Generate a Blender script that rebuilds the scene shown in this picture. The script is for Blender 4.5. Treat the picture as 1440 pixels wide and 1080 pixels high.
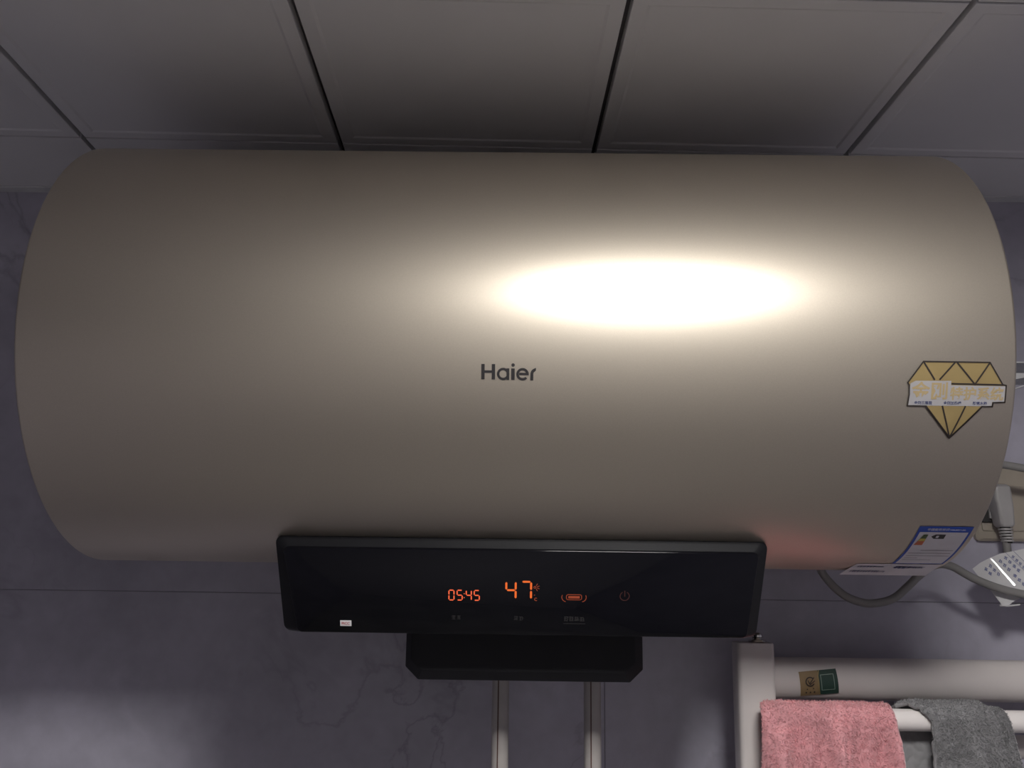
import bpy, bmesh, math, random
import numpy as np
from mathutils import Vector, Matrix, noise

for o in list(bpy.data.objects):
    bpy.data.objects.remove(o, do_unlink=True)
S = bpy.context.scene
COL = S.collection
random.seed(7)
ZC = 1.72                      # height of the phone above the floor

# ---------------------------------------------------------------- camera
cam_data = bpy.data.cameras.new('camera')
cam = bpy.data.objects.new('camera', cam_data)
COL.objects.link(cam)
cam_data.sensor_fit = 'HORIZONTAL'
cam_data.sensor_width = 36.0
cam_data.lens = 36.0 * 1319.144 / 1440.0
cam_data.clip_start = 0.02
R_ = Vector((0.9998918, 0.0060553, 0.0134041))
U_ = Vector((-0.0118892, -0.2037768, 0.9789452))
F_ = Vector((-0.0086592, 0.9789986, 0.2036828))
m = Matrix((R_, U_, -F_)).transposed().to_4x4()
m.translation = Vector((0.0, -1.16985, ZC))
cam.matrix_world = m
S.camera = cam

# ---------------------------------------------------------------- world, exposure
w = bpy.data.worlds.new('world')
S.world = w
w.use_nodes = True
w.node_tree.nodes['Background'].inputs[0].default_value = (0.05, 0.052, 0.06, 1)
w.node_tree.nodes['Background'].inputs[1].default_value = 0.2
S.view_settings.view_transform = 'Standard'
S.view_settings.look = 'None'
S.view_settings.gamma = 1.0
S.view_settings.use_curve_mapping = False
S.view_settings.exposure = 0.0
LAMP = 76.0                    # brightness of the ceiling lamp's diffuser
LAMP_XY = (0.20, -1.02)
LAMP_SIZE = 0.24

# ---------------------------------------------------------------- helpers
def lin(c):
    return tuple((x / 255 / 12.92 if x / 255 <= 0.04045 else ((x / 255 + 0.055) / 1.055) ** 2.4) for x in c)

def mat(name, col, rough=0.5, metal=0.0, var=0.06, scale=40.0, bump=0.0, bscale=200.0, emit=None, estr=1.0,
        sheen=0.0, coat=0.0, alpha=1.0, aniso=0.0, spec=0.5, transmission=0.0):
    M = bpy.data.materials.new(name)
    M.use_nodes = True
    nt = M.node_tree
    b = nt.nodes['Principled BSDF']
    b.inputs['Roughness'].default_value = rough
    b.inputs['Metallic'].default_value = metal
    b.inputs['Specular IOR Level'].default_value = spec
    b.inputs['Sheen Weight'].default_value = sheen
    b.inputs['Coat Weight'].default_value = coat
    b.inputs['Alpha'].default_value = alpha
    b.inputs['Anisotropic'].default_value = aniso
    b.inputs['Transmission Weight'].default_value = transmission
    tc = nt.nodes.new('ShaderNodeTexCoord')
    n = nt.nodes.new('ShaderNodeTexNoise')
    n.inputs['Scale'].default_value = scale
    n.inputs['Detail'].default_value = 4
    nt.links.new(tc.outputs['Object'], n.inputs['Vector'])
    r = nt.nodes.new('ShaderNodeValToRGB')
    r.color_ramp.elements[0].position = 0.3
    r.color_ramp.elements[1].position = 0.7
    r.color_ramp.elements[0].color = (*[c * (1 - var) for c in col], 1)
    r.color_ramp.elements[1].color = (*[min(1, c * (1 + var)) for c in col], 1)
    nt.links.new(n.outputs['Fac'], r.inputs['Fac'])
    nt.links.new(r.outputs['Color'], b.inputs['Base Color'])
    if bump:
        n2 = nt.nodes.new('ShaderNodeTexNoise')
        n2.inputs['Scale'].default_value = bscale
        n2.inputs['Detail'].default_value = 3
        nt.links.new(tc.outputs['Object'], n2.inputs['Vector'])
        bp = nt.nodes.new('ShaderNodeBump')
        bp.inputs['Strength'].default_value = bump
        bp.inputs['Distance'].default_value = 0.001
        nt.links.new(n2.outputs['Fac'], bp.inputs['Height'])
        nt.links.new(bp.outputs['Normal'], b.inputs['Normal'])
    if emit:
        b.inputs['Emission Color'].default_value = (*emit, 1)
        b.inputs['Emission Strength'].default_value = estr
    return M

def marble(name, base, rough=0.35):
    M = bpy.data.materials.new(name)
    M.use_nodes = True
    nt = M.node_tree
    N, L = nt.nodes, nt.links
    b = N['Principled BSDF']
    b.inputs['Roughness'].default_value = rough
    g = N.new('ShaderNodeNewGeometry')
    def noise_(scale, detail, dist, seed):
        n = N.new('ShaderNodeTexNoise')
        n.noise_dimensions = '4D'
        n.inputs['Scale'].default_value = scale
        n.inputs['Detail'].default_value = detail
        n.inputs['Distortion'].default_value = dist
        n.inputs['W'].default_value = seed
        L.new(g.outputs['Position'], n.inputs['Vector'])
        return n
    def ramp(src, p0, c0, p1, c1):
        r = N.new('ShaderNodeValToRGB')
        r.color_ramp.elements[0].position = p0
        r.color_ramp.elements[0].color = (*c0, 1)
        r.color_ramp.elements[1].position = p1
        r.color_ramp.elements[1].color = (*c1, 1)
        L.new(src, r.inputs['Fac'])
        return r
    cloud = noise_(3.2, 6, 0.6, 1.7)
    c = ramp(cloud.outputs['Fac'], 0.34, [x * 0.78 for x in base], 0.66, [x * 1.22 for x in base])
    fine = noise_(45, 5, 0.2, 4.1)
    cf = ramp(fine.outputs['Fac'], 0.3, (0.93, 0.93, 0.93), 0.7, (1.06, 1.06, 1.06))
    mix = N.new('ShaderNodeMix'); mix.data_type = 'RGBA'; mix.blend_type = 'MULTIPLY'
    mix.inputs['Factor'].default_value = 1
    L.new(c.outputs['Color'], mix.inputs['A']); L.new(cf.outputs['Color'], mix.inputs['B'])
    out = mix.outputs['Result']
    for sc, seed, wdt, amt, col in ((2.6, 9.3, 0.012, 0.8, (0.62, 0.6, 0.62)), (4.5, 2.2, 0.010, 0.7, (0.66, 0.64, 0.66)), (1.7, 6.4, 0.014, 0.6, (1.3, 1.3, 1.3))):
        v = noise_(sc, 7, 1.1, seed)
        a = N.new('ShaderNodeMath'); a.operation = 'SUBTRACT'; a.inputs[1].default_value = 0.5
        L.new(v.outputs['Fac'], a.inputs[0])
        ab = N.new('ShaderNodeMath'); ab.operation = 'ABSOLUTE'; L.new(a.outputs[0], ab.inputs[0])
        rr = ramp(ab.outputs[0], 0.0, col, wdt, (1, 1, 1))
        brk = noise_(3.0, 3, 0, seed + 5)
        rb = ramp(brk.outputs['Fac'], 0.45, (0, 0, 0), 0.62, (amt, amt, amt))
        mx = N.new('ShaderNodeMix'); mx.data_type = 'RGBA'; mx.blend_type = 'MULTIPLY'
        L.new(rb.outputs['Color'], mx.inputs['Factor'])
        L.new(out, mx.inputs['A']); L.new(rr.outputs['Color'], mx.inputs['B'])
        out = mx.outputs['Result']
    L.new(out, b.inputs['Base Color'])
    return M

class MB:
    """collects vertices and faces for ONE mesh object"""
    def __init__(self):
        self.v, self.f = [], []
    def add(self, vs, fs):
        k = len(self.v)
        self.v += [tuple(p) for p in vs]
        self.f += [tuple(i + k for i in f) for f in fs]
        return self
    def box(self, a, b):
        (x0, y0, z0), (x1, y1, z1) = a, b
        return self.add([(x0, y0, z0), (x1, y0, z0), (x1, y1, z0), (x0, y1, z0), (x0, y0, z1), (x1, y0, z1), (x1, y1, z1), (x0, y1, z1)],
                        [(0, 3, 2, 1), (4, 5, 6, 7), (0, 1, 5, 4), (1, 2, 6, 5), (2, 3, 7, 6), (3, 0, 4, 7)])
    def loft(self, rings, cap=True):
        n = len(rings[0]); k = len(self.v)
        for r in rings: self.v += [tuple(p) for p in r]
        for i in range(len(rings) - 1):
            for j in range(n):
                a = k + i * n + j; b = k + i * n + (j + 1) % n
                self.f.append((a, b, b + n, a + n))
        if cap:
            self.f.append(tuple(k + j for j in reversed(range(n))))
            self.f.append(tuple(k + (len(rings) - 1) * n + j for j in range(n)))
        return self
    def tube(self, pts, r, n=14, cap=True):
        P = [Vector(p) for p in pts]
        rings = []
        t0 = (P[1] - P[0]).normalized()
        up = Vector((0, 0, 1)) if abs(t0.z) < 0.9 else Vector((0, 1, 0))
        nrm = t0.cross(up).normalized()
        for i, p in enumerate(P):
            t = (P[min(i + 1, len(P) - 1)] - P[max(i - 1, 0)]).normalized()
            nrm = (nrm - t * nrm.dot(t)).normalized()
            bn = t.cross(nrm)
            rr = r[i] if isinstance(r, (list, tuple)) else r
            rings.append([p + (nrm * math.cos(a) + bn * math.sin(a)) * rr for a in [2 * math.pi * j / n for j in range(n)]])
        return self.loft(rings, cap)
    def lathe(self, prof, c, n=24):
        # prof: (radius, z) pairs around a vertical axis through c
        return self.loft([[(c[0] + r * math.cos(2 * math.pi * j / n), c[1] + r * math.sin(2 * math.pi * j / n), c[2] + z) for j in range(n)] for r, z in prof])
    def build(self, name, material, parent=None, smooth=None, bevel=0.0, seg=2):
        me = bpy.data.meshes.new(name)
        me.from_pydata(self.v, [], self.f)
        bm = bmesh.new(); bm.from_mesh(me)
        bmesh.ops.recalc_face_normals(bm, faces=bm.faces)
        if bevel:
            es = [e for e in bm.edges if len(e.link_faces) == 2 and e.calc_face_angle(0) > 0.6]
            bmesh.ops.bevel(bm, geom=es, offset=bevel, segments=seg, profile=0.5, affect='EDGES', clamp_overlap=True)
        bm.to_mesh(me); bm.free()
        if smooth is not None:
            for p in me.polygons: p.use_smooth = True
            me.set_sharp_from_angle(angle=math.radians(smooth))
        me.materials.append(material)
        o = bpy.data.objects.new(name, me)
        COL.objects.link(o)
        if parent: o.parent = parent; o.matrix_parent_inverse = parent.matrix_world.inverted()
        return o

def thing(name, label, cat, loc=(0, 0, 0), group=None):
    o = bpy.data.objects.new(name, None)
    o.empty_display_size = 0.05
    COL.objects.link(o)
    o.location = loc
    o.matrix_world = Matrix.Translation(loc)
    o['label'] = label; o['category'] = cat
    if group: o['group'] = group
    return o

def tag(o, label, cat, group=None):
    o['label'] = label; o['category'] = cat
    if group: o['group'] = group
    return o

def spline(pts, n=10):
    P = [Vector(p) for p in pts]
    out = []
    for i in range(len(P) - 1):
        a, b, c, d = P[max(i - 1, 0)], P[i], P[i + 1], P[min(i + 2, len(P) - 1)]
        for k in range(n):
            t = k / n
            out.append(0.5 * ((2 * b) + (c - a) * t + (2 * a - 5 * b + 4 * c - d) * t * t + (3 * b - a - 3 * c + d) * t ** 3))
    out.append(P[-1])
    return out

def rrect(x0, x1, z0, z1, r, n=5):
    """rounded rectangle outline, counter-clockwise"""
    out = []
    for cx, cz, a0 in ((x1 - r, z1 - r, 0), (x0 + r, z1 - r, 90), (x0 + r, z0 + r, 180), (x1 - r, z0 + r, 270)):
        for k in range(n + 1):
            a = math.radians(a0 + 90 * k / n)
            out.append((cx + r * math.cos(a), cz + r * math.sin(a)))
    return out

# 2D drawing that is laid on a surface --------------------------------------
def stroke(pts, wd, closed=False):
    """list of quads following a polyline"""
    out = []
    P = list(pts) + ([pts[0]] if closed else [])
    for (x0, y0), (x1, y1) in zip(P[:-1], P[1:]):
        dx, dy = x1 - x0, y1 - y0
        l = math.hypot(dx, dy) or 1e-9
        ex, ey = dx / l * wd * 0.5, dy / l * wd * 0.5
        px, py = -ey, ex
        q = 0.55
        out.append([(x0 - ex * q + px, y0 - ey * q + py), (x0 - ex * q - px, y0 - ey * q - py), (x1 + ex * q - px, y1 + ey * q - py), (x1 + ex * q + px, y1 + ey * q + py)])
    return out

def band(c, r0, r1, a0, a1, n=28, sx=1.0):
    """list of quads: an arc of a ring"""
    out = []
    for k in range(n):
        a, b = math.radians(a0 + (a1 - a0) * k / n), math.radians(a0 + (a1 - a0) * (k + 1) / n)
        out.append([(c[0] + sx * r * math.cos(t), c[1] + r * math.sin(t)) for r, t in ((r0, a), (r1, a), (r1, b), (r0, b))])
    return out

def rect(x0, y0, x1, y1):
    return [[(x0, y0), (x1, y0), (x1, y1), (x0, y1)]]

def disc(c, r, n=20):
    return [[(c[0] + r * math.cos(2 * math.pi * k / n), c[1] + r * math.sin(2 * math.pi * k / n)) for k in range(n)]]

def glyph_marks(x, y, h, seed=0, wd=0.12):
    """a handful of strokes standing for one unreadably small printed character"""
    rn = random.Random(seed)
    out = []
    for k in range(3):
        yy = y + h * (0.12 + 0.36 * k + rn.uniform(-.05, .05))
        out += stroke([(x + h * rn.uniform(0, .2), yy), (x + h * rn.uniform(.7, .9), yy)], h * wd)
    for k in range(2):
        xx = x + h * (0.25 + 0.4 * k + rn.uniform(-.1, .1))
        out += stroke([(xx, y + h * rn.uniform(0, .3)), (xx + h * rn.uniform(-.1, .1), y + h * rn.uniform(.7, 1))], h * wd)
    return out

def text_polys(body, size, x=0.0, y=0.0, bold=0.0, sx=1.0, align='LEFT'):
    cu = bpy.data.curves.new('lettering', 'FONT')
    cu.body = body; cu.size = size; cu.align_x = align; cu.resolution_u = 3
    cu.offset = bold
    ob = bpy.data.objects.new('lettering', cu)
    COL.objects.link(ob)
    dg = bpy.context.evaluated_depsgraph_get()
    me = bpy.data.meshes.new_from_object(ob.evaluated_get(dg))
    out = [[(me.vertices[i].co.x * sx + x, me.vertices[i].co.y + y) for i in p.vertices] for p in me.polygons]
    bpy.data.objects.remove(ob); bpy.data.meshes.remove(me); bpy.data.curves.remove(cu)
    return out

def decal(name, polys, material, parent, fn, cut=None):
    """flat print: 2D polygons laid through fn(u, v) onto a surface"""
    bm = bmesh.new()
    for p in polys:
        vs = [bm.verts.new((a, b, 0)) for a, b in p]
        try: bm.faces.new(vs)
        except ValueError: pass
    bmesh.ops.triangulate(bm, faces=[f for f in bm.faces if len(f.verts) > 4])
    if cut:
        lo = min(v.co.y for v in bm.verts); hi = max(v.co.y for v in bm.verts)
        y = math.floor(lo / cut) * cut + cut
        while y < hi:
            bmesh.ops.bisect_plane(bm, geom=bm.verts[:] + bm.edges[:] + bm.faces[:], plane_co=(0, y, 0), plane_no=(0, 1, 0))
            y += cut
    for v in bm.verts: v.co = Vector(fn(v.co.x, v.co.y))
    me = bpy.data.meshes.new(name)
    bm.to_mesh(me); bm.free()
    me.materials.append(material)
    for p in me.polygons: p.use_smooth = True
    o = bpy.data.objects.new(name, me)
    COL.objects.link(o)
    if parent: o.parent = parent; o.matrix_parent_inverse = parent.matrix_world.inverted()
    return o

# ---------------------------------------------------------------- materials
M_marble = marble('grey_marble_tile', (0.405, 0.390, 0.462))
M_plaster = mat('white_wall_tile', (0.82, 0.80, 0.80), 0.4, var=0.03, scale=5)
M_floor = marble('floor_tile', (0.43, 0.42, 0.415), 0.4)
M_grout = mat('grout', (0.24, 0.235, 0.26), 0.9)
M_panel = mat('ceiling_panel_white', (0.74, 0.73, 0.75), 0.5, var=0.03, scale=6)
M_backing = mat('dark_ceiling_backing', (0.12, 0.115, 0.125), 0.9)
M_trim = mat('ceiling_edge_trim', (0.62, 0.62, 0.64), 0.45)
M_gold = mat('champagne_metal', (0.535, 0.482, 0.41), 0.355, 1.0, var=0.025, scale=900, bump=0.06, bscale=1800)
def two_lobe(M, rough2, fac):
    # satin metallic paint: a tighter and a broader gloss together
    nt = M.node_tree
    p = nt.nodes['Principled BSDF']
    q = nt.nodes.new('ShaderNodeBsdfPrincipled')
    q.inputs['Metallic'].default_value = 1.0
    q.inputs['Roughness'].default_value = rough2
    for k in ('Base Color', 'Normal'):
        if p.inputs[k].is_linked: nt.links.new(p.inputs[k].links[0].from_socket, q.inputs[k])
    mx = nt.nodes.new('ShaderNodeMixShader')
    mx.inputs[0].default_value = fac
    nt.links.new(p.outputs[0], mx.inputs[1]); nt.links.new(q.outputs[0], mx.inputs[2])
    nt.links.new(mx.outputs[0], nt.nodes['Material Output'].inputs['Surface'])
two_lobe(M_gold, 0.60, 0.48)
M_capgrey = mat('grey_plastic', (0.33, 0.31, 0.29), 0.5)
M_black = mat('black_plastic', (0.009, 0.009, 0.011), 0.46, spec=0.16)
M_cover = mat('black_cover_plastic', (0.017, 0.017, 0.020), 0.5, spec=0.2)
M_glass = mat('black_glass', (0.004, 0.004, 0.006), 0.06, spec=0.22)
M_ink = mat('black_ink', (0.018, 0.016, 0.018), 0.5)
M_amber = mat('amber_segment', (0.1, 0.02, 0.005), 0.5, emit=(1.0, 0.17, 0.028), estr=0.75)
M_red = mat('red_orange_segment', (0.1, 0.02, 0.01), 0.5, emit=(1.0, 0.145, 0.05), estr=0.85)
M_dimamber = mat('dim_amber_icon', (0.1, 0.02, 0.01), 0.5, emit=(1.0, 0.17, 0.06), estr=0.19)
M_power = mat('faint_red_icon', (0.03, 0.01, 0.01), 0.5, emit=(1.0, 0.2, 0.14), estr=0.017)
M_caption = mat('faint_grey_print', (0.03, 0.028, 0.03), 0.5)
M_stickgold = mat('gold_foil_print', (0.29, 0.215, 0.095), 0.45, 0.25)
M_stickwhite = mat('silvery_sticker', (0.31, 0.30, 0.31), 0.5)
M_stickgold2 = mat('pale_gold_print', (0.34, 0.26, 0.14), 0.5)
M_navy = mat('navy_print', (0.03, 0.04, 0.12), 0.6)
M_brown = mat('dark_brown_line', (0.022, 0.016, 0.014), 0.5)
M_blue = mat('blue_print', (0.02, 0.075, 0.42), 0.5)
M_paper = mat('white_label_paper', (0.62, 0.61, 0.65), 0.5)
M_green = mat('green_print', (0.06, 0.10, 0.03), 0.5)
M_yellow = mat('yellow_print', (0.50, 0.40, 0.06), 0.5)
M_orange = mat('orange_red_print', (0.55, 0.13, 0.05), 0.5)
M_redink = mat('red_ink', (0.45, 0.05, 0.07), 0.5)
M_pipe = mat('white_plastic_pipe', (0.40, 0.372, 0.357), 0.4)
M_stripe = mat('brown_red_stripe', (0.075, 0.03, 0.025), 0.5)
M_enamel = mat('white_enamel', (0.60, 0.555, 0.545), 0.28, var=0.02)
M_enamel_lit = mat('white_enamel_lit', (0.84, 0.79, 0.775), 0.3, var=0.02)  # rail enamel with the direct lamplight on the hanging bar painted in
M_chrome = mat('dark_chrome', (0.62, 0.61, 0.60), 0.18, 1.0)
M_pink = mat('pink_plush', (0.72, 0.35, 0.375), 0.95, var=0.12, scale=60, sheen=0.5)
M_grey = mat('grey_plush', (0.27, 0.265, 0.275), 0.95, var=0.14, scale=60, sheen=0.4)
M_kraft = mat('kraft_print', (0.24, 0.165, 0.085), 0.6)
M_dkgreen = mat('dark_green_print', (0.016, 0.045, 0.035), 0.6)
M_palegreen = mat('pale_green_print', (0.20, 0.27, 0.23), 0.6)
M_beige = mat('beige_socket_plastic', (0.40, 0.35, 0.29), 0.4)
M_plug = mat('grey_white_plug', (0.40, 0.385, 0.385), 0.45)
M_cable = mat('grey_cable', (0.25, 0.24, 0.235), 0.42)
M_dark = mat('dark_slot', (0.03, 0.028, 0.028), 0.6)
M_tag = mat('white_tag_paper', (0.66, 0.65, 0.66), 0.4)
M_tagink = mat('blue_grey_ink', (0.10, 0.12, 0.28), 0.6)
M_gloss = mat('glossy_white_fold', (0.85, 0.85, 0.86), 0.12)
M_film = mat('clear_film', (0.5, 0.5, 0.55), 0.15, alpha=0.22)
M_frame = mat('white_lamp_frame', (0.7, 0.7, 0.7), 0.4)
M_lamp = mat('lamp_diffuser', (0.8, 0.8, 0.8), 0.5, emit=(1.0, 0.98, 0.945), estr=LAMP)

# ---------------------------------------------------------------- the room
X0, X1, Y0, Y1 = -1.15, 1.20, -2.30, 0.0
HC = ZC + 0.4989
JOINT = ZC - 0.0204            # visible horizontal tile joint
TH = 0.012

def struct(o):
    o['kind'] = 'structure'
    return o

def wall(name, axis, pos, a0, a1, inward, first, skin=None):
    """grout-coloured slab with one child per tile"""
    b = MB()
    t = 0.10
    if axis == 'y':
        y0, y1 = (pos + .0006, pos + t) if inward < 0 else (pos - t, pos - .0006)
        b.box((a0, y0, 0), (a1, y1, HC + 0.05))
    else:
        x0, x1 = (pos + .0006, pos + t) if inward < 0 else (pos - t, pos - .0006)
        b.box((x0, a0, 0), (x1, a1, HC + 0.05))
    o = struct(b.build(name, M_grout))
    g = 0.0004
    zs = sorted({0.0, HC + 0.03} | {JOINT + 0.6 * k for k in range(-3, 2) if 0.05 < JOINT + 0.6 * k < HC})
    xs = sorted({a0, a1} | {first + 1.2 * k for k in range(-4, 5) if a0 + 0.05 < first + 1.2 * k < a1 - 0.05})
    for z0, z1 in zip(zs[:-1], zs[1:]):
        for x0, x1 in zip(xs[:-1], xs[1:]):
            tb = MB()
            q0, q1 = (pos, pos + TH) if inward < 0 else (pos - TH, pos)
            if axis == 'y': tb.box((x0 + g, q0, z0 + g), (x1 - g, q1, z1 - g))
            else: tb.box((q0, x0 + g, z0 + g), (q1, x1 - g, z1 - g))
            tb.build('tile', skin or M_marble, o, bevel=0.0004, seg=1)
    return o

wall('wall_back', 'y', Y1, X0, X1, -1, 0.105)
wall('wall_front', 'y', Y0, X0, X1, 1, -0.35, M_plaster)
wall('wall_left', 'x', X0, Y0, Y1, 1, -0.6)
wall('wall_right', 'x', X1, Y0, Y1, -1, -0.9)

fl = struct(MB().box((X0 - .1, Y0 - .1, -0.1), (X1 + .1, Y1 + .1, -TH)).build('floor', M_grout))
fx = [X0] + [X0 + 0.6 * k for k in range(1, 4)] + [X1]
fy = [Y0] + [Y0 + 0.6 * k for k in range(1, 4)] + [Y1]
for a, b in zip(fx[:-1], fx[1:]):
    for c, d in zip(fy[:-1], fy[1:]):
        MB().box((a + .001, c + .001, -TH), (b - .001, d - .001, 0)).build('tile', M_floor, fl, bevel=0.0008, seg=1)

# ceiling: clip-in panels of 300 mm, the grid runs a little askew to the wall
ceil = struct(MB().box((X0 - .1, Y0 - .1, HC + 0.012), (X1 + .1, Y1 + .1, HC + 0.08)).build('ceiling', M_backing))
CA = 0.0273545
GX0, GY0 = -0.51916, -0.14252
def grot(x, y): return (x * math.cos(CA) - y * math.sin(CA), x * math.sin(CA) + y * math.cos(CA))
def clip(poly, box):
    x0, x1, y0, y1 = box
    for ax, lim, s in ((0, x0, 1), (0, x1, -1), (1, y0, 1), (1, y1, -1)):
        out = []
        for i in range(len(poly)):
            p, q = poly[i - 1], poly[i]
            dp, dq = s * (p[ax] - lim), s * (q[ax] - lim)
            if dp * dq < 0:
                t = dp / (dp - dq)
                out.append((p[0] + (q[0] - p[0]) * t, p[1] + (q[1] - p[1]) * t))
            if dq >= 0: out.append(q)
        poly = out
        if len(poly) < 3: return []
    return poly

GAPX, GAPY = 0.0030, 0.0015     # half gaps between panels
panel_mesh = None
for i in range(-4, 7):
    for j in range(-9, 3):
        xa, xb = GX0 + .3 * i + GAPX, GX0 + .3 * (i + 1) - GAPX
        ya, yb = GY0 + .3 * (j - 1) + GAPY, GY0 + .3 * j - GAPY
        quad = [grot(*p) for p in ((xa, ya), (xb, ya), (xb, yb), (xa, yb))]
        box = (X0 + .001, X1 - .001, Y0 + .001, Y1 - .001)
        inside = all(box[0] < p[0] < box[1] and box[2] < p[1] < box[3] for p in quad)
        if inside:
            if panel_mesh is None:
                hx, hy = (xb - xa) / 2, (yb - ya) / 2
                def ring(ix, iy, z): return [(-hx + ix, -hy + iy, z), (hx - ix, -hy + iy, z), (hx - ix, hy - iy, z), (-hx + ix, hy - iy, z)]
                pb = MB().loft([ring(0, 0, .0115), ring(0, 0, .0006), ring(.0006, .0006, 0), ring(.0135, .0135, 0), ring(.0165, .0165, .0011)])
                o = pb.build('ceiling_panel', M_panel, ceil)
                panel_mesh = o.data
            else:
                o = bpy.data.objects.new('ceiling_panel', panel_mesh)
                COL.objects.link(o); o.parent = ceil
            cx, cy = grot((xa + xb) / 2, (ya + yb) / 2)
            o.location = (cx, cy, HC); o.rotation_euler = (0, 0, CA)
        else:
            pl = clip(quad, box)
            if len(pl) >= 3:
                xs_, ys_ = [p[0] for p in pl], [p[1] for p in pl]
                if max(xs_) - min(xs_) > .01 and max(ys_) - min(ys_) > .01:
                    MB().loft([[(x, y, HC) for x, y in pl], [(x, y, HC + .0115) for x, y in pl]]).build('ceiling_panel', M_panel, ceil)

# edge trim where the ceiling meets the tiles
def trim(name, a, b):
    struct(MB().box(a, b).build(name, M_trim, bevel=0.0006, seg=1))
trim('trim_1', (X0, Y1 - .017, HC - .0022), (X1, Y1, HC))
trim('trim_2', (X0, Y0, HC - .0022), (X1, Y0 + .017, HC))
trim('trim_3', (X0, Y0 + .017, HC - .0022), (X0 + .017, Y1 - .017, HC))
trim('trim_4', (X1 - .017, Y0 + .017, HC - .0022), (X1, Y1 - .017, HC))

# the lamp on the ceiling above the phone
lx, ly = LAMP_XY
lamp = thing('ceiling_lamp', 'square white flush ceiling lamp with glowing diffuser', 'lamp', (lx, ly, HC - .03))
h = LAMP_SIZE / 2
fr = MB()
ro, ri = rrect(lx - h - .012, lx + h + .012, ly - h - .012, ly + h + .012, .02), rrect(lx - h, lx + h, ly - h, ly + h, .012)
fr.loft([[(x, y, HC) for x, y in ro], [(x, y, HC - .03) for x, y in ro], [(x, y, HC - .03) for x, y in ri], [(x, y, HC - .022) for x, y in ri]])
fr.build('frame', M_frame, lamp, smooth=40)
MB().loft([[(x, y, HC - .024) for x, y in ri], [(x, y, HC - .027) for x, y in ri]]).build('diffuser', M_lamp, lamp)

# ---------------------------------------------------------------- water heater
RR, LL, XC = 0.208856, 0.8172, -0.006046
AY, AZ = -(RR + 0.015), ZC + 0.222054
heater = thing('water_heater', 'horizontal champagne gold cylindrical water heater hung under the ceiling', 'water heater', (XC, AY, AZ - RR))

def xring(x, r, n=128):
    return [(x, AY - r * math.cos(2 * math.pi * k / n), AZ + r * math.sin(2 * math.pi * k / n)) for k in range(n)]
rc = 0.003
prof = []
for k in range(7):
    a = math.pi / 2 * k / 6
    prof.append((XC - LL / 2 + rc - rc * math.cos(a), RR - rc + rc * math.sin(a)))
rings = [xring(x, r) for x, r in prof]
rings = [xring(XC - LL / 2, RR - 0.012)] + rings
rings += [xring(2 * XC - x, r) for x, r in reversed(prof)] + [xring(XC + LL / 2, RR - 0.012)]
MB().loft(rings, cap=False).build('body', M_gold, heater, smooth=50)
for s in (-1, 1):
    xe = XC + s * LL / 2
    MB().loft([xring(xe - s * .02, RR - .013), xring(xe - s * .001, RR - .013), xring(xe - s * .003, RR - .017), xring(xe - s * .003, .06), xring(xe - s * .006, .055), xring(xe - s * .006, .004)]).build('end_cap', M_capgrey, heater, smooth=40)
for xb in (-0.24, 0.24):
    MB().box((xb - .03, -.03, AZ - .03), (xb + .03, 0.0, AZ + .12)).build('wall_bracket', M_capgrey, heater, bevel=.003)

def on_body(off):
    def fn(u, v):                # millimetres along the axis and around the skin (0 = front, minus = below)
        t = v / 1000 / RR
        return (u / 1000, AY - (RR + off) * math.cos(t), AZ + (RR + off) * math.sin(t))
    return fn

# the lettering on the front, drawn in crop units of 1/12 pixel
def logo():
    P = []
    P += rect(202, -503, 258, -243) + rect(378, -503, 435, -243) + rect(250, -393, 385, -350)
    P += band((572, -409), 64, 105, 0, 360, 40) + rect(628, -510, 675, -313)
    P += rect(708, -510, 766, -313) + disc((738, -256), 29)
    P += band((900, -410), 64, 106, 18, 318, 40) + rect(842, -424, 1004, -384)
    P += band((900, -410), 90, 106, -8, 20, 6)
    P += rect(1032, -512, 1082, -400) + band((1132, -404), 50, 100, 108, 180, 14)
    P += [[(1095, -352), (1100, -310), (1126, -298), (1124, -348)]]
    k = 0.0481
    return [[(-32.73 + (x - 180) * k, -57.7 + (y + 372) * k) for x, y in q] for q in P]
decal('logo_lettering', logo(), M_ink, heater, on_body(.00035), cut=2.5)

# diamond-shaped sticker
dia_out = [(326.2, -45.3), (379.8, -45.5), (390.8, -63.4), (393.6, -64.0), (393.6, -77.8), (384.0, -78.2), (383.8, -81.5), (375.4, -81.6), (352.3, -108.6), (329.8, -81.7), (315.0, -81.6), (315.8, -72.0), (315.4, -64.5), (314.0, -62.6)]
st = decal('diamond_sticker', [dia_out], M_stickgold, heater, on_body(.00030), cut=3)
ban = [(316.3, -63.2), (320.5, -61.0), (349.2, -60.8), (349.2, -64.3), (393.0, -64.6), (393.0, -77.3), (383.3, -77.7), (383.2, -81.2), (315.6, -81.2)]
decal('banner', [ban], M_stickwhite, st, on_body(.00050), cut=3)
lines = []
lines += stroke(dia_out, 1.1, closed=True)
lines += stroke([(326.2, -45.3), (335.5, -59.7)], 1.3) + stroke([(352.0, -45.4), (339.8, -59.7)], 1.3)
lines += stroke([(353.0, -45.4), (368.3, -63.4), (379.8, -45.6)], 1.3) + stroke([(349.6, -63.0), (391.0, -63.5)], 1.2)
lines += stroke([(343.4, -81.5), (352.3, -108.0), (362.0, -81.5)], 1.3)
lines += stroke([(329.8, -81.7), (352.3, -108.4)], 1.8) + stroke([(375.4, -81.6), (352.3, -108.4)], 1.5)
lines += stroke([(315.4, -81.6), (329.8, -81.7)], 1.3) + stroke([(375.4, -81.5), (383.8, -81.5), (384, -78.2), (393.5, -77.8)], 1.3)
decal('outline_print', lines, M_brown, st, on_body(.00065), cut=3)
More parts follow.
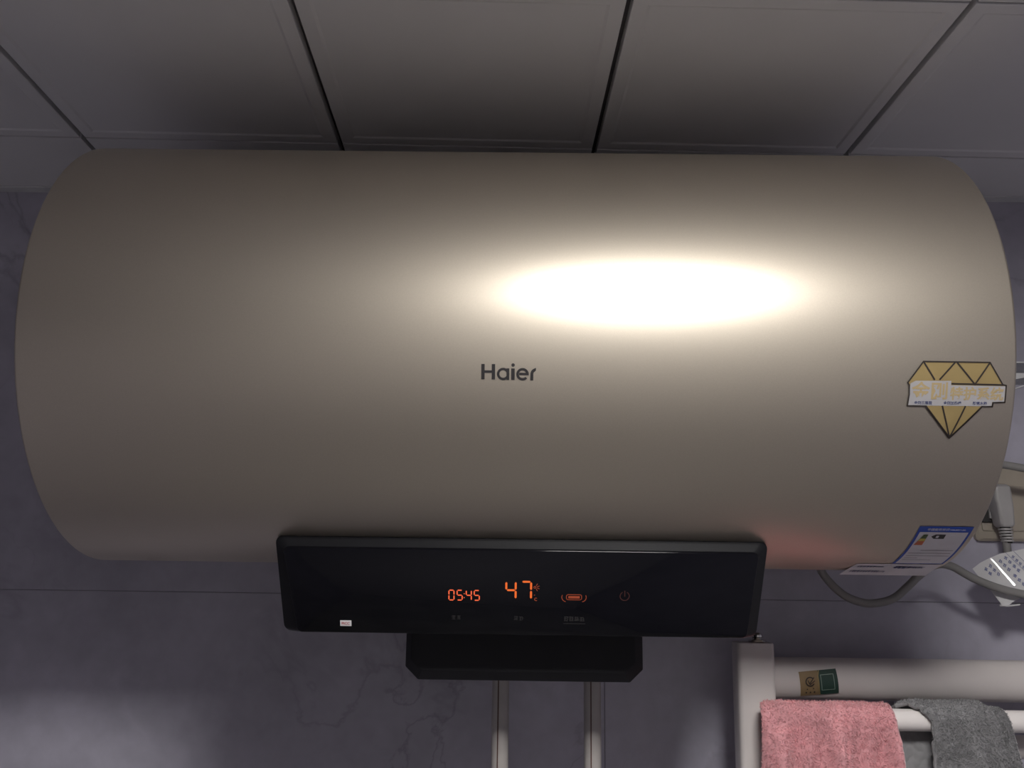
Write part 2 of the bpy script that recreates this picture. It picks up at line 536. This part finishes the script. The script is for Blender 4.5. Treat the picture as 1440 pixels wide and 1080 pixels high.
decal('headline_print', text_polys('金刚', 15.0, 317.5, -74.6, bold=0.3), M_stickgold2, st, on_body(.00070), cut=3)
decal('headline_print', text_polys('特护系统', 11.2, 348.6, -75.2, bold=0.3, sx=.97), M_stickgold2, st, on_body(.00070), cut=3)
small = text_polys('金刚三层胆', 2.9, 320.2, -79.9, bold=.05) + text_polys('金刚加热棒', 2.9, 344.0, -79.9, bold=.05) + text_polys('防锈水箱', 2.9, 367.6, -79.9, bold=.05)
decal('small_print', small, M_navy, st, on_body(.00072), cut=3)

# energy label and the white strip label below it, wrapped round the lower right
en = decal('energy_label', rect(349.8, -277.0, 396.8, -202.0), M_blue, heater, on_body(.0003), cut=3)
decal('label_field', rect(352.0, -274.6, 394.6, -210.0), M_paper, en, on_body(.0005), cut=3)
decal('heading_print', text_polys('中国能效标识', 3.9, 357.5, -207.4, bold=.04, sx=.82) + text_polys('CHINA ENERGY LABEL', 2.4, 377.0, -207.0, sx=.58), M_paper, en, on_body(.0006), cut=3)
decal('scale_print', [[(356.6, -213.5), (360.6, -213.5), (360.6, -220), (355.4, -220)]], M_green, en, on_body(.0007), cut=3)
decal('scale_print', [[(355.4, -220), (360.6, -220), (360.6, -224), (354.4, -224)]], M_yellow, en, on_body(.0007), cut=3)
decal('scale_print', [[(354.4, -224), (360.6, -224), (360.6, -231), (353.0, -231)]], M_orange, en, on_body(.0007), cut=3)
decal('arrow_print', [[(364.0, -216.5), (367, -213.2), (376, -213.2), (376, -220), (367, -220)]], M_ink, en, on_body(.0007), cut=3)
decal('arrow_print', rect(368.2, -218.4, 370.6, -215), M_paper, en, on_body(.0008), cut=3)
rows = []
for v, a, b in ((-241, 363, 392), (-247, 354, 392), (-253, 354, 393), (-258, 354, 366), (-263, 354, 380)):
    rows += rect(a, v - .5, b, v + .4)
decal('small_print', rows, mat('grey_print', (0.25, 0.23, 0.27), .6), en, on_body(.0007), cut=3)
def on_flap(off):
    v0 = -283.0                  # below this line the loose label leaves the skin and hangs straight on
    t0 = v0 / 1000 / RR
    def fn(u, v):
        if v >= v0: return on_body(off)(u, v)
        d = (v0 - v) / 1000
        y = AY - (RR + off) * math.cos(t0) - d * math.sin(t0)
        z = AZ + (RR + off) * math.sin(t0) - d * math.cos(t0)
        return (u / 1000 - d * .12 * (1 if u < 350 else -.2), y, z - d * d * .8)
    return fn
ws = decal('strip_label', rect(318.0, -320, 397.2, -279.0), M_paper, heater, on_flap(.0003), cut=3)
marks = []
for i in range(5): marks += glyph_marks(321.5 + 3.2 * i, -291, 5.0, i, .16)
marks += rect(337.5, -290, 347, -287.6)
for i in range(3): marks += glyph_marks(356 + 4.2 * i, -294, 8.0, 20 + i, .2)
for i in range(3): marks += glyph_marks(371 + 4.0 * i, -293, 6.5, 30 + i, .14)
for i in range(11): marks += glyph_marks(321.5 + 2.6 * i, -309, 6.0, 40 + i, .1)
decal('small_print', marks, M_navy, ws, on_flap(.0007), cut=3)

# control panel -------------------------------------------------------------
PK = 1.05                        # how far the panel face stands from the room's middle
P0 = Vector((0, -.3248, ZC + .03255)); P1 = Vector((0, -.2922, ZC - .0506))
E_ = (P1 - P0).normalized()                          # down the face
NF = Vector((0, -E_.z, E_.y)).normalized()
if NF.y > 0: NF = -NF                                # towards the room
def face(u, v, off=0.0):
    p = P0 + E_ * (v / 1000 * PK) + NF * off
    return (u / 1000 * PK, p.y, p.z)
def outline(l0, r0, l1, r1, v0, v1, r, off, n=5):
    """rounded trapezoid on the face (millimetres)"""
    pts = []
    for cx, cv, a0 in ((r0 - r, v0 + r, 0), (l0 + r, v0 + r, 90), (l1 + r, v1 - r, 180), (r1 - r, v1 - r, 270)):
        for k in range(n + 1):
            a = math.radians(a0 + 90 * k / n)
            pts.append(face(cx + r * math.cos(a), cv - r * math.sin(a), off))
    return pts
def shift_y(ring, dy, dz=0): return [(x, y + dy, z + dz) for x, y, z in ring]
outer = outline(-207.8, 212.6, -203.2, 207.6, -.6, 86.2, 7, -.008)
inner = outline(-199.6, 203.7, -190.5, 198.0, 6.2, 83.6, 5, 0)
back = shift_y(outer, .085, .008)
panel = MB().loft([back, shift_y(outer, .004), outer, inner]).build('control_panel', M_black, heater, smooth=30)
gl_o = outline(-199.2, 203.3, -190.1, 197.6, 6.6, 83.2, 4.8, .0)
gl_m = outline(-199.2, 203.3, -190.1, 197.6, 6.6, 83.2, 4.8, .0012)
gl_f = outline(-198.4, 202.5, -189.3, 196.8, 7.4, 82.4, 4.2, .0020)
MB().loft([gl_o, gl_m, gl_f]).build('glass_front', M_glass, panel, smooth=60)

def on_glass(off=.0023):
    return lambda u, v: face(u, -v, off)             # v drawn upwards, so the face runs from 0 to -85
SEG = {'0': 'abcdef', '1': 'bc', '2': 'abged', '3': 'abgcd', '4': 'fgbc', '5': 'afgcd', '7': 'abc'}
def seven(ch, x, y, wd, ht, t):
    g = t * 0.08
    pos = {'a': ((0, ht), (wd, ht)), 'b': ((wd, ht), (wd, ht / 2)), 'c': ((wd, ht / 2), (wd, 0)), 'd': ((0, 0), (wd, 0)),
           'e': ((0, ht / 2), (0, 0)), 'f': ((0, ht), (0, ht / 2)), 'g': ((0, ht / 2), (wd, ht / 2))}
    out = []
    for s in SEG[ch]:
        (xa, ya), (xb, yb) = pos[s]
        l = math.hypot(xb - xa, yb - ya); dx, dy = (xb - xa) / l, (yb - ya) / l
        c0, c1 = g + t * .12, l - g - t * .12
        px, py = -dy * t / 2, dx * t / 2
        q = [(c0, 0), (c0 + t * .5, -1), (c1 - t * .5, -1), (c1, 0), (c1 - t * .5, 1), (c0 + t * .5, 1)]
        out.append([(x + xa + dx * a + px * b, y + ya + dy * a + py * b) for a, b in q])
    return out
clock = []
for ch, x in (('0', -58.6), ('5', -51.6), ('4', -43.8), ('5', -37.0)):
    clock += seven(ch, x, -51.8, 4.3, 8.8, 1.05)
clock += disc((-45.6, -46.0), .42) + disc((-45.6, -49.6), .42)
decal('clock_digits', clock, M_red, panel, on_glass())
temp = seven('4', -9.7, -50.0, 8.0, 15.4, 1.75) + seven('7', 3.4, -50.0, 8.0, 15.4, 1.75)
decal('temperature_digits', temp, M_amber, panel, on_glass())
icons = text_polys('c', 6.2, 14.0, -51.6, bold=.05)
icons += disc((14.4, -46.4), .45)
for a in (-60, -20, 20, 60):
    icons += stroke([(15.0 + 1.6 * math.cos(math.radians(a)), -39.5 + 1.6 * math.sin(math.radians(a))), (15.0 + 3.6 * math.cos(math.radians(a)), -39.5 + 3.6 * math.sin(math.radians(a)))], .55)
icons += band((14.6, -39.5), .6, 1.2, 0, 360, 10)
decal('degree_icon', icons, M_dimamber, panel, on_glass())
tank = stroke(rrect(41.6, 54.6, -50.2, -45.6, 1.6), .6, closed=True) + rect(43.2, -49.0, 53.0, -46.8)
tank += band((41.6, -48.0), 3.6, 4.2, 150, 262, 10) + band((54.6, -48.0), 3.6, 4.2, -82, 30, 10)
decal('tank_icon', tank, M_dimamber, panel, on_glass())
decal('power_icon', band((91.2, -46.3), 3.5, 4.3, 118, 422, 26) + stroke([(91.2, -41.6), (91.2, -46.4)], .8), M_power, panel, on_glass())
cap = []
for i in range(4): cap += glyph_marks(39.6 + 4.6 * i, -69.6, 4.4, 60 + i, .16)
cap += rect(39.4, -72.0, 58.2, -71.5)
decal('caption_print', cap, M_caption, panel, on_glass())
for x_, sd in ((-3.0, 70), (-56.5, 80)):
    cap = []
    for i in range(2): cap += glyph_marks(x_ + 4.6 * i, -69.4, 4.0, sd + i, .13)
    decal('caption_print', cap, M_caption, panel, on_glass())
ps = decal('insurance_sticker', rect(-152.1, -76.8, -142.4, -71.6), mat('white_sticker', (.75, .74, .75), .5), panel, on_glass())
decal('red_lettering', text_polys('PICC', 3.3, -150.9, -75.4, bold=.06), M_redink, ps, on_glass(.0026))

# cover over the pipe connections
def oct_ring(x0, x1, z0, z1, cx, cz, y):
    return [(x0, y, z1), (x0, y, z0 + cz), (x0 + cx, y, z0), (x1 - cx, y, z0), (x1, y, z0 + cz), (x1, y, z1)]
zt, zb = ZC + .03, ZC - .0955
cover = MB().loft([oct_ring(-.1073, .1213, zb, zt, .0125, .012, -.095), oct_ring(-.1073, .1213, zb, zt, .0125, .012, -.231), oct_ring(-.1010, .1125, zb + .009, zt, .0105, .010, -.240)])
cover = cover.build('pipe_cover', M_cover, heater, bevel=.001, seg=2)

# ---------------------------------------------------------------- water pipes
zb = ZC - .0955
for xp, lab in ((-.0168, 'white plastic water pipe with brown stripe, farther from the towel warmer'), (.0804, 'white plastic water pipe with brown stripe, nearer the towel warmer')):
    zl = ZC - .80
    pipe = thing('water_pipe', lab, 'pipe', (xp, -.13, zl), 'water pipes under the heater')
    pts = [(xp, -.13, zb), (xp, -.13, ZC - .3), (xp, -.13, zl + .05)] + [(xp, -.13 + .035 * (1 - math.cos(a)), zl + .05 - .035 * math.sin(a)) for a in [math.pi / 2 * k / 6 for k in range(1, 7)]] + [(xp, -.005, zl + .015)]
    MB().tube(pts, .0091, 20).build('tube', M_pipe, pipe, smooth=50)
    a = math.asin(-.0022 / .0091)
    MB().box((xp - .0022 - .0006, -.13 - .0091 * math.cos(a) - .0003, zl + .05), (xp - .0022 + .0006, -.13 - .0091 * math.cos(a) + .0012, zb)).build('stripe', M_stripe, pipe)
    MB().tube([(xp, -.013, zl + .015), (xp, 0, zl + .015)], [.026, .028], 24).build('wall_rosette', M_chrome, pipe, smooth=40)

# ---------------------------------------------------------------- towel warmer
ZT = ZC - .0655
rail = thing('towel_warmer', 'white enamelled ladder towel warmer fixed to the tiled wall', 'towel warmer', (.262, -.08, ZT - .80))
XR = .80
for x0 in (.2424, XR):
    x1 = x0 + .041
    o = rrect(x0, x1, -.100, -.066, .005, 4)
    post = MB().loft([[(x, y, z) for x, y in o] for z in (ZT - .80, ZT - .0015)] + [[(x * .97 + (x0 + x1) / 2 * .03, y * .97 - .083 * .03, ZT) for x, y in o]]).build('post', M_enamel, rail, smooth=40)
    MB().lathe([(.0095, 0), (.0100, .001), (.0092, .0028), (.0055, .0034), (.0050, .0050), (.0062, .0060), (.0060, .0085), (.0042, .0105), (.0012, .0113)], ((x0 + x1) / 2 + .0055, -.083, ZT)).build('vent_cap', M_chrome, post, smooth=30)
    for zz in (ZT - .24, ZT - .70):
        MB().tube([((x0 + x1) / 2, -.07, zz), ((x0 + x1) / 2, 0, zz)], .012, 18).build('wall_bracket', M_enamel, rail, smooth=40)
def hbar(name, z, y, ry, rz, xa, xb, n=28):
    rg = [[(x, y + ry * math.cos(2 * math.pi * k / n), z + rz * math.sin(2 * math.pi * k / n)) for k in range(n)] for x in (xa, xb)]
    return MB().loft(rg).build(name, M_enamel_lit if name == 'hanging_bar' else M_enamel, rail, smooth=50)
header = hbar('header_tube', ZC - .1037, -.078, .017, .0226, .28, XR + .003)
hbar('header_tube', ZT - .76, -.078, .017, .0226, .28, XR + .003)
YB, ZB, RB = -.125, ZC - .1400, .0113
hbar('hanging_bar', ZB, YB, RB, RB, .272, XR + .022)
for xx in (.281, XR + .020):
    MB().tube([(xx, YB, ZB), (xx, -.098, ZB)], .009, 16).build('bar_bracket', M_enamel, rail, smooth=40)
for k in range(7):
    hbar('rung', ZC - .172 - .085 * k, -.083, .0125, .0125, .28, XR + .003, 20)
# sticker on the header tube
def on_header(off):
    def fn(u, v):
        u, v = u - 331.2, v + 106.5
        a = math.radians(5.6)
        X = u * math.cos(a) - v * math.sin(a) + 331.2
        Z = u * math.sin(a) + v * math.cos(a) - 106.5
        t = max(-1, min(1, (Z / 1000 + .1037) / .0226))
        return (X / 1000, -.078 - (.017 + off) * math.sqrt(1 - t * t) - off, ZC - .1037 + t * .0226)
    return fn
hs = decal('paper_sticker', rect(310.6, -119.4, 333.0, -93.4), M_kraft, header, on_header(.0004), cut=2)
decal('green_half', rect(331.5, -119.4, 352.0, -93.4), M_dkgreen, hs, on_header(.0006), cut=2)
decal('divider_print', stroke([(332.6, -93.6), (330.4, -100), (330.2, -110), (331.4, -119.2)], 1.1), M_stickgold, hs, on_header(.0009), cut=2)
decal('square_print', stroke([(333.6, -114.6), (333.6, -98.4), (347.6, -98.4), (347.6, -114.6)], .7, closed=True), M_palegreen, hs, on_header(.0009), cut=2)
sw = band((321.4, -104.6), 4.0, 5.2, 40, 330, 20) + stroke([(326, -100.5), (320.5, -106.8)], .9) + stroke([(319, -103), (321, -107.6), (326.5, -104)], .8)
for x, y, r in ((316.4, -116, .9), (321.0, -116, .9), (325.4, -116, .9), (317.6, -112.4, .7), (324.4, -112.0, .7)):
    sw += disc((x, y), r, 10)
decal('ink_print', sw, M_brown, hs, on_header(.0009), cut=2)

# ---------------------------------------------------------------- towels
def towel(name, label, xl, xr, front, back, mt, folds, seed, thick=.0055, root=None, part='cloth'):
    """cloth hung over the hanging bar; xl/xr give the side edges (metres) along the drop"""
    ds = .0016
    lt = front + back + math.pi * (RB + thick)
    ns = int(lt / ds); 
    wmax = max(xr(s) - xl(s) for s in (-.1, 0, .05, .1))
    nx = int(wmax / ds)
    verts = []
    r = RB + thick
    for i in range(ns + 1):
        s = -back - math.pi * r / 2 + lt * i / ns            # 0 = top of bar, plus = front side
        a, b = xl(s), xr(s)
        for j in range(nx + 1):
            t = j / nx
            x = a + (b - a) * t
            ang = s / r
            if abs(ang) <= math.pi / 2:
                y, z, ny, nz, d = -r * math.sin(ang), r * math.cos(ang), -math.sin(ang), math.cos(ang), 0
            elif s > 0:
                d = s - r * math.pi / 2
                y, z, ny, nz = -r, -d, -1, 0
            else:
                d = -s - r * math.pi / 2
                y, z, ny, nz = r, -d, 1, 0
            amp = min(1.15, .12 + d / .034) if s > 0 else min(1, d / .05) * .25
            wv = folds(x, d if s > 0 else d) * amp
            p = Vector((x * 60 + seed, s * 60, seed))
            big = noise.noise(p * .35) * .0016 * min(1, .35 + amp)
            fz = noise.noise(p * 3.2) * .0011 + noise.noise(p * 7.0) * .0006
            ed = min(t, 1 - t) * (b - a)
            rnd = -.0030 * math.exp(-(ed / .003) ** 2)
            off = wv + big + fz + rnd
            if s < 0: off = max(-.003, min(.0025, off))
            else: off = max(-.0035 - .006 * min(1, max(0, d - .006) / .02), off)
            xx = x + noise.noise(p * 3.0 + Vector((9, 3, 1))) * .0008
            verts.append((xx, YB + y + ny * off, ZB + z + nz * off))
    faces = [(i * (nx + 1) + j, i * (nx + 1) + j + 1, (i + 1) * (nx + 1) + j + 1, (i + 1) * (nx + 1) + j) for i in range(ns) for j in range(nx)]
    root = root or thing(name, label, 'towel', ((xl(0) + xr(0)) / 2, YB, ZB - front))
    b = MB(); b.v = verts; b.f = faces
    o = b.build(part, mt, root, smooth=80)
    so = o.modifiers.new('thickness', 'SOLIDIFY'); so.thickness = .004; so.offset = -1
    # plush pile: short fibres standing on the cloth near the top of the drop
    rn = np.random.default_rng(seed)
    V = np.array(verts).reshape(ns + 1, nx + 1, 3)
    i0 = int((back - .02) / lt * ns); i1 = min(ns - 1, int((back + math.pi * r + .13) / lt * ns))
    nf = 26000
    I = rn.integers(max(1, i0), i1, nf); J = rn.integers(1, nx, nf)
    P = V[I, J] + (V[I, J - 1] - V[I, J]) * rn.random((nf, 1)) + (V[I - 1, J] - V[I, J]) * rn.random((nf, 1))
    A = V[I, J + 1 - (J == nx)] - V[I, J - 1]; B = V[I + 1, J] - V[I - 1, J]
    N = np.cross(A, B); N /= np.linalg.norm(N, axis=1)[:, None] + 1e-9
    sgn = np.sign(N[:, 1] * (P[:, 1] - YB) + N[:, 2] * (P[:, 2] - ZB) * (P[:, 2] > ZB)); sgn[sgn == 0] = 1
    N *= sgn[:, None]
    D = N * .8 + rn.normal(0, .55, (nf, 3)) + np.array([0, 0, -.35])
    D /= np.linalg.norm(D, axis=1)[:, None]
    Wd = np.cross(D, rn.normal(0, 1, (nf, 3))); Wd /= np.linalg.norm(Wd, axis=1)[:, None]
    ln = rn.uniform(.0016, .0034, (nf, 1)); wd = .00042
    tri = np.stack([P - Wd * wd, P + Wd * wd, P + D * ln], 1).reshape(-1, 3)
    me = bpy.data.meshes.new('pile')
    me.from_pydata(tri.tolist(), [], np.arange(nf * 3).reshape(-1, 3).tolist())
    me.materials.append(mt)
    po = bpy.data.objects.new('pile', me); COL.objects.link(po)
    po.parent = root; po.matrix_parent_inverse = root.matrix_world.inverted(); po['kind'] = 'stuff'
    return root

towel('pink_towel', 'pink plush towel folded over the towel warmer bar beside the post',
      lambda s: .2548 + .0035 * math.exp(-(s / .012) ** 2) + .0015 * math.sin(s * 40) + (.010 * min(1, -s / .02) if s < 0 else 0), lambda s: .3955 + (.0035 * min(1, max(0, s - .015) / .04)), .30, .26, M_pink,
      lambda x, d: .0062 * math.sin(x * 96 + 0.4 + d * 5) + .0040 * math.sin(x * 205 + d * 12 + 1.5) - .004 * math.exp(-((x - .345 + .12 * d) / .003) ** 2), 3)
def gl(s):
    if s < -.012: return .404
    if s < .030: return .404 + (s + .012) / .042 * .028
    return .432 + .002 * math.sin((s - .03) * 20)
def gfold(x, d): return .0056 * math.sin(x * 105 + 2.2 - d * 24) + .0030 * math.sin(x * 230 - d * 32)
gt = towel('grey_towel', 'dark grey plush towel draped over the towel warmer bar',
           gl, lambda s: .4930 + .024 * min(1, max(0, s) / .09), .30, .26, M_grey, gfold, 11, .0085)
towel('grey_towel', '', lambda s: .4700, lambda s: .5110 + .016 * min(1, max(0, s + .01) / .09), .29, .20, M_grey,
      lambda x, d: .0012 * math.sin(x * 160), 17, .0028, gt, 'under_layer')

# ---------------------------------------------------------------- socket, plug and cables
sx0, sx1, sz0, sz1 = .5590, .6490, ZC + .0535, ZC + .1435
sock = thing('wall_socket', 'beige plastic wall socket with a rocker switch on the tiles', 'socket', (.604, 0, sz0))
pr = rrect(sx0, sx1, sz0, sz1, .005); pi_ = rrect(sx0 + .003, sx1 - .003, sz0 + .003, sz1 - .003, .005)
MB().loft([[(x, 0, z) for x, z in pr], [(x, -.006, z) for x, z in pr], [(x, -.009, z) for x, z in pi_]]).build('plate', M_beige, sock, smooth=40)
q1 = rrect(sx0 + .007, sx1 - .022, sz0 + .012, sz1 - .022, .002, 2); q2 = rrect(sx0 + .008, sx1 - .023, sz0 + .013, sz1 - .023, .002, 2)
MB().loft([[(x, -.0085, z) for x, z in q1], [(x, -.0105, z) for x, z in q1], [(x, -.0112, z) for x, z in q2]]).build('insert', M_beige, sock, smooth=30)
MB().box((.5650, -.0150, ZC + .0755), (.5800, -.0108, ZC + .1045)).build('rocker_switch', M_dark, sock, bevel=.001)
MB().box((.5725, -.0185, ZC + .0800), (.5765, -.0146, ZC + .0995)).build('rocker_edge', M_plug, sock, bevel=.0008)

cord = thing('power_cord', 'grey white moulded plug with cable hanging from the wall socket', 'power cord', (.58, -.03, ZC + .04))
def plug_ring(xc_, wd, y0, y1, z, r=.004):
    return [(x, y, z) for x, y in rrect(xc_ - wd / 2, xc_ + wd / 2, y0, y1, min(r, wd / 2.2), 4)]
MB().loft([plug_ring(0.5815, .016, -.034, -.014, ZC + .1200), plug_ring(0.5815, .0205, -.038, -.0114, ZC + .1170), plug_ring(0.5817, .0212, -.039, -.0114, ZC + .1010),
           plug_ring(0.5823, .0200, -.040, -.013, ZC + .0960), plug_ring(0.5832, .0178, -.040, -.018, ZC + .0720), plug_ring(0.5835, .0140, -.038, -.020, ZC + .0690)]).build('plug', M_plug, cord, smooth=40)
for k in range(5):
    z = ZC + .0675 - .0034 * k
    MB().loft([plug_ring(0.5838 + .0003 * k, .0142 - .0005 * k, -.0375, -.0215, z, .006), plug_ring(0.5838 + .0003 * k, .0142 - .0005 * k, -.0375, -.0215, z - .0022, .006)]).build('strain_relief_rib', M_plug, cord, smooth=40)
MB().loft([plug_ring(0.5838, .0110, -.0350, -.0235, ZC + .0700, .005), plug_ring(0.5854, .0098, -.0345, -.0245, ZC + .0500, .0045)]).build('strain_relief', M_dark, cord, smooth=40)
cp = spline([(.5832, -.0295, ZC + .056), (.5842, -.0290, ZC + .040), (.5850, -.024, ZC + .022), (.594, -.020, ZC + .004), (.625, -.022, ZC - .006), (.664, -.035, ZC + .020),
             (.672, -.055, ZC + .075), (.650, -.068, ZC + .115), (.618, -.072, ZC + .1285), (.592, -.072, ZC + .1345), (.566, -.070, ZC + .1395), (.52, -.072, ZC + .146), (.44, -.080, ZC + .160), (.404, -.085, ZC + .170)], 10)
MB().tube(cp, .0045, 14).build('cable', M_cable, cord, smooth=60)

loop = spline([(.335, -.078, ZC + .069), (.342, -.074, ZC + .030), (.3515, -.070, ZC + .0085), (.3715, -.070, ZC - .0120), (.3920, -.070, ZC - .0205), (.4080, -.070, ZC - .0212), (.4280, -.070, ZC - .0160),
               (.4450, -.070, ZC - .0030), (.4600, -.071, ZC + .0110), (.4760, -.074, ZC + .0220), (.4930, -.078, ZC + .0215), (.5160, -.080, ZC + .0085), (.5430, -.080, ZC - .0022), (.5750, -.080, ZC - .0095),
               (.620, -.076, ZC - .0150), (.680, -.060, ZC - .0300), (.720, -.040, ZC - .0800), (.725, -.015, ZC - .15), (.725, .0, ZC - .17)], 10)
cab = MB().tube(loop, .0046, 16).build('heater_cable', M_cable, None, smooth=60)
tag(cab, 'grey cable looping below the heater, carrying the white paper tag', 'cable')

# paper tag hung round the cable
tg = thing('paper_tag', 'white paper tag with blue print folded around the grey cable', 'tag', (.57, -.05, ZC - .022))
def tagfn(off):
    def fn(u, v):
        du, dv = (u - 570) / 40, (v - 10) / 40
        return (u / 1000, -.056 + .0005 * (v - 16) - .003 * du * du - off, ZC + v / 1000)
    return fn
sheet = [(527, 19), (539, 26), (553, 32), (567, 37), (583, 40.3), (604, 45), (628, 14), (622, -9), (606, -13), (577.3, -11.5), (564, -17), (553.5, -23.3), (549, -22), (541.3, -6.3), (534, 6)]
decal('sheet', [sheet], M_tag, tg, tagfn(0), cut=4)
pk = decal('ink_print', [], M_tagink, tg, tagfn(.0004)) if False else None
ink = []
ax, ay_ = .56, -.83                                       # text columns run down to the right
def col(x, y, n, hh, seed):
    out = []
    for i in range(n):
        cx, cy = x + ax * hh * 1.35 * i, y + ay_ * hh * 1.35 * i
        for q in glyph_marks(0, 0, hh, seed + i, .15):
            out.append([(cx + a * .83 + b * .56 - hh * .5, cy - a * .56 + b * .83) for a, b in q])
    return out
ink += col(549.5, 22.0, 3, 4.2, 100) + col(543.0, 18.0, 2, 4.2, 110)
ink += col(563.5, 27.5, 3, 4.2, 120) + col(571.0, 31.5, 4, 4.2, 130) + col(574.5, 11.0, 3, 4.2, 140) + col(585, 3.5, 2, 4.2, 150) + col(580, 33, 4, 3.6, 160)
ink += stroke([(573.5, 38.5), (596, 6)], .45) + stroke([(583.5, 40), (600, 15)], .45)
decal('ink_print', ink, M_tagink, tg, tagfn(.0005), cut=4)
fa, fb = Vector(tagfn(.0008)(553.5, 31.6)), Vector(tagfn(.0008)(570.8, 0.6))
tdir = (fb - fa).normalized()
nrm = Vector((-.398, -.894, .205)); nrm = (nrm - tdir * nrm.dot(tdir)).normalized()  # strip tilted between lamp and camera to shape the crease's glint
sd = tdir.cross(nrm)
def fold_ring(p, hw): return [p + sd * hw + nrm * .0003, p - sd * hw + nrm * .0003, p - sd * hw - nrm * .0006, p + sd * hw - nrm * .0006]
MB().loft([fold_ring(fa, .0008), fold_ring(fa.lerp(fb, .5), .0009), fold_ring(fb, .0013)]).build('glossy_fold', M_gloss, tg)
ca, cb = Vector(tagfn(.001)(545.5, -21.6)), Vector(tagfn(.001)(569, -20.6))
MB().tube([ca, ca.lerp(cb, .4) + Vector((0, 0, -.001)), cb], .0009, 8).build('curled_edge', M_tag, tg, smooth=60)

# clear adhesive pad on the tiles beyond the heater's end
pad = thing('adhesive_pad', 'clear plastic adhesive pad with white edges stuck on the tiles above the socket', 'adhesive pad', (.66, 0, ZC + .243))
MB().box((.626, -.0012, ZC + .250), (.700, 0, ZC + .279)).build('film', M_film, pad)
MB().box((.624, -.0020, ZC + .2783), (.700, 0, ZC + .2800)).build('edge_strip', M_gloss, pad)
MB().loft([[(x, y, ZC + z) for x, z in ((.622, .2425), (.700, .2690), (.700, .2705), (.622, .2440))] for y in (-.002, 0)]).build('edge_strip', M_gloss, pad)
MB().loft([[(x, y, ZC + z) for x, z in ((.624, .2560), (.645, .2600), (.660, .2630), (.645, .2650), (.624, .2650))] for y in (-.0022, 0)]).build('white_patch', M_gloss, pad)
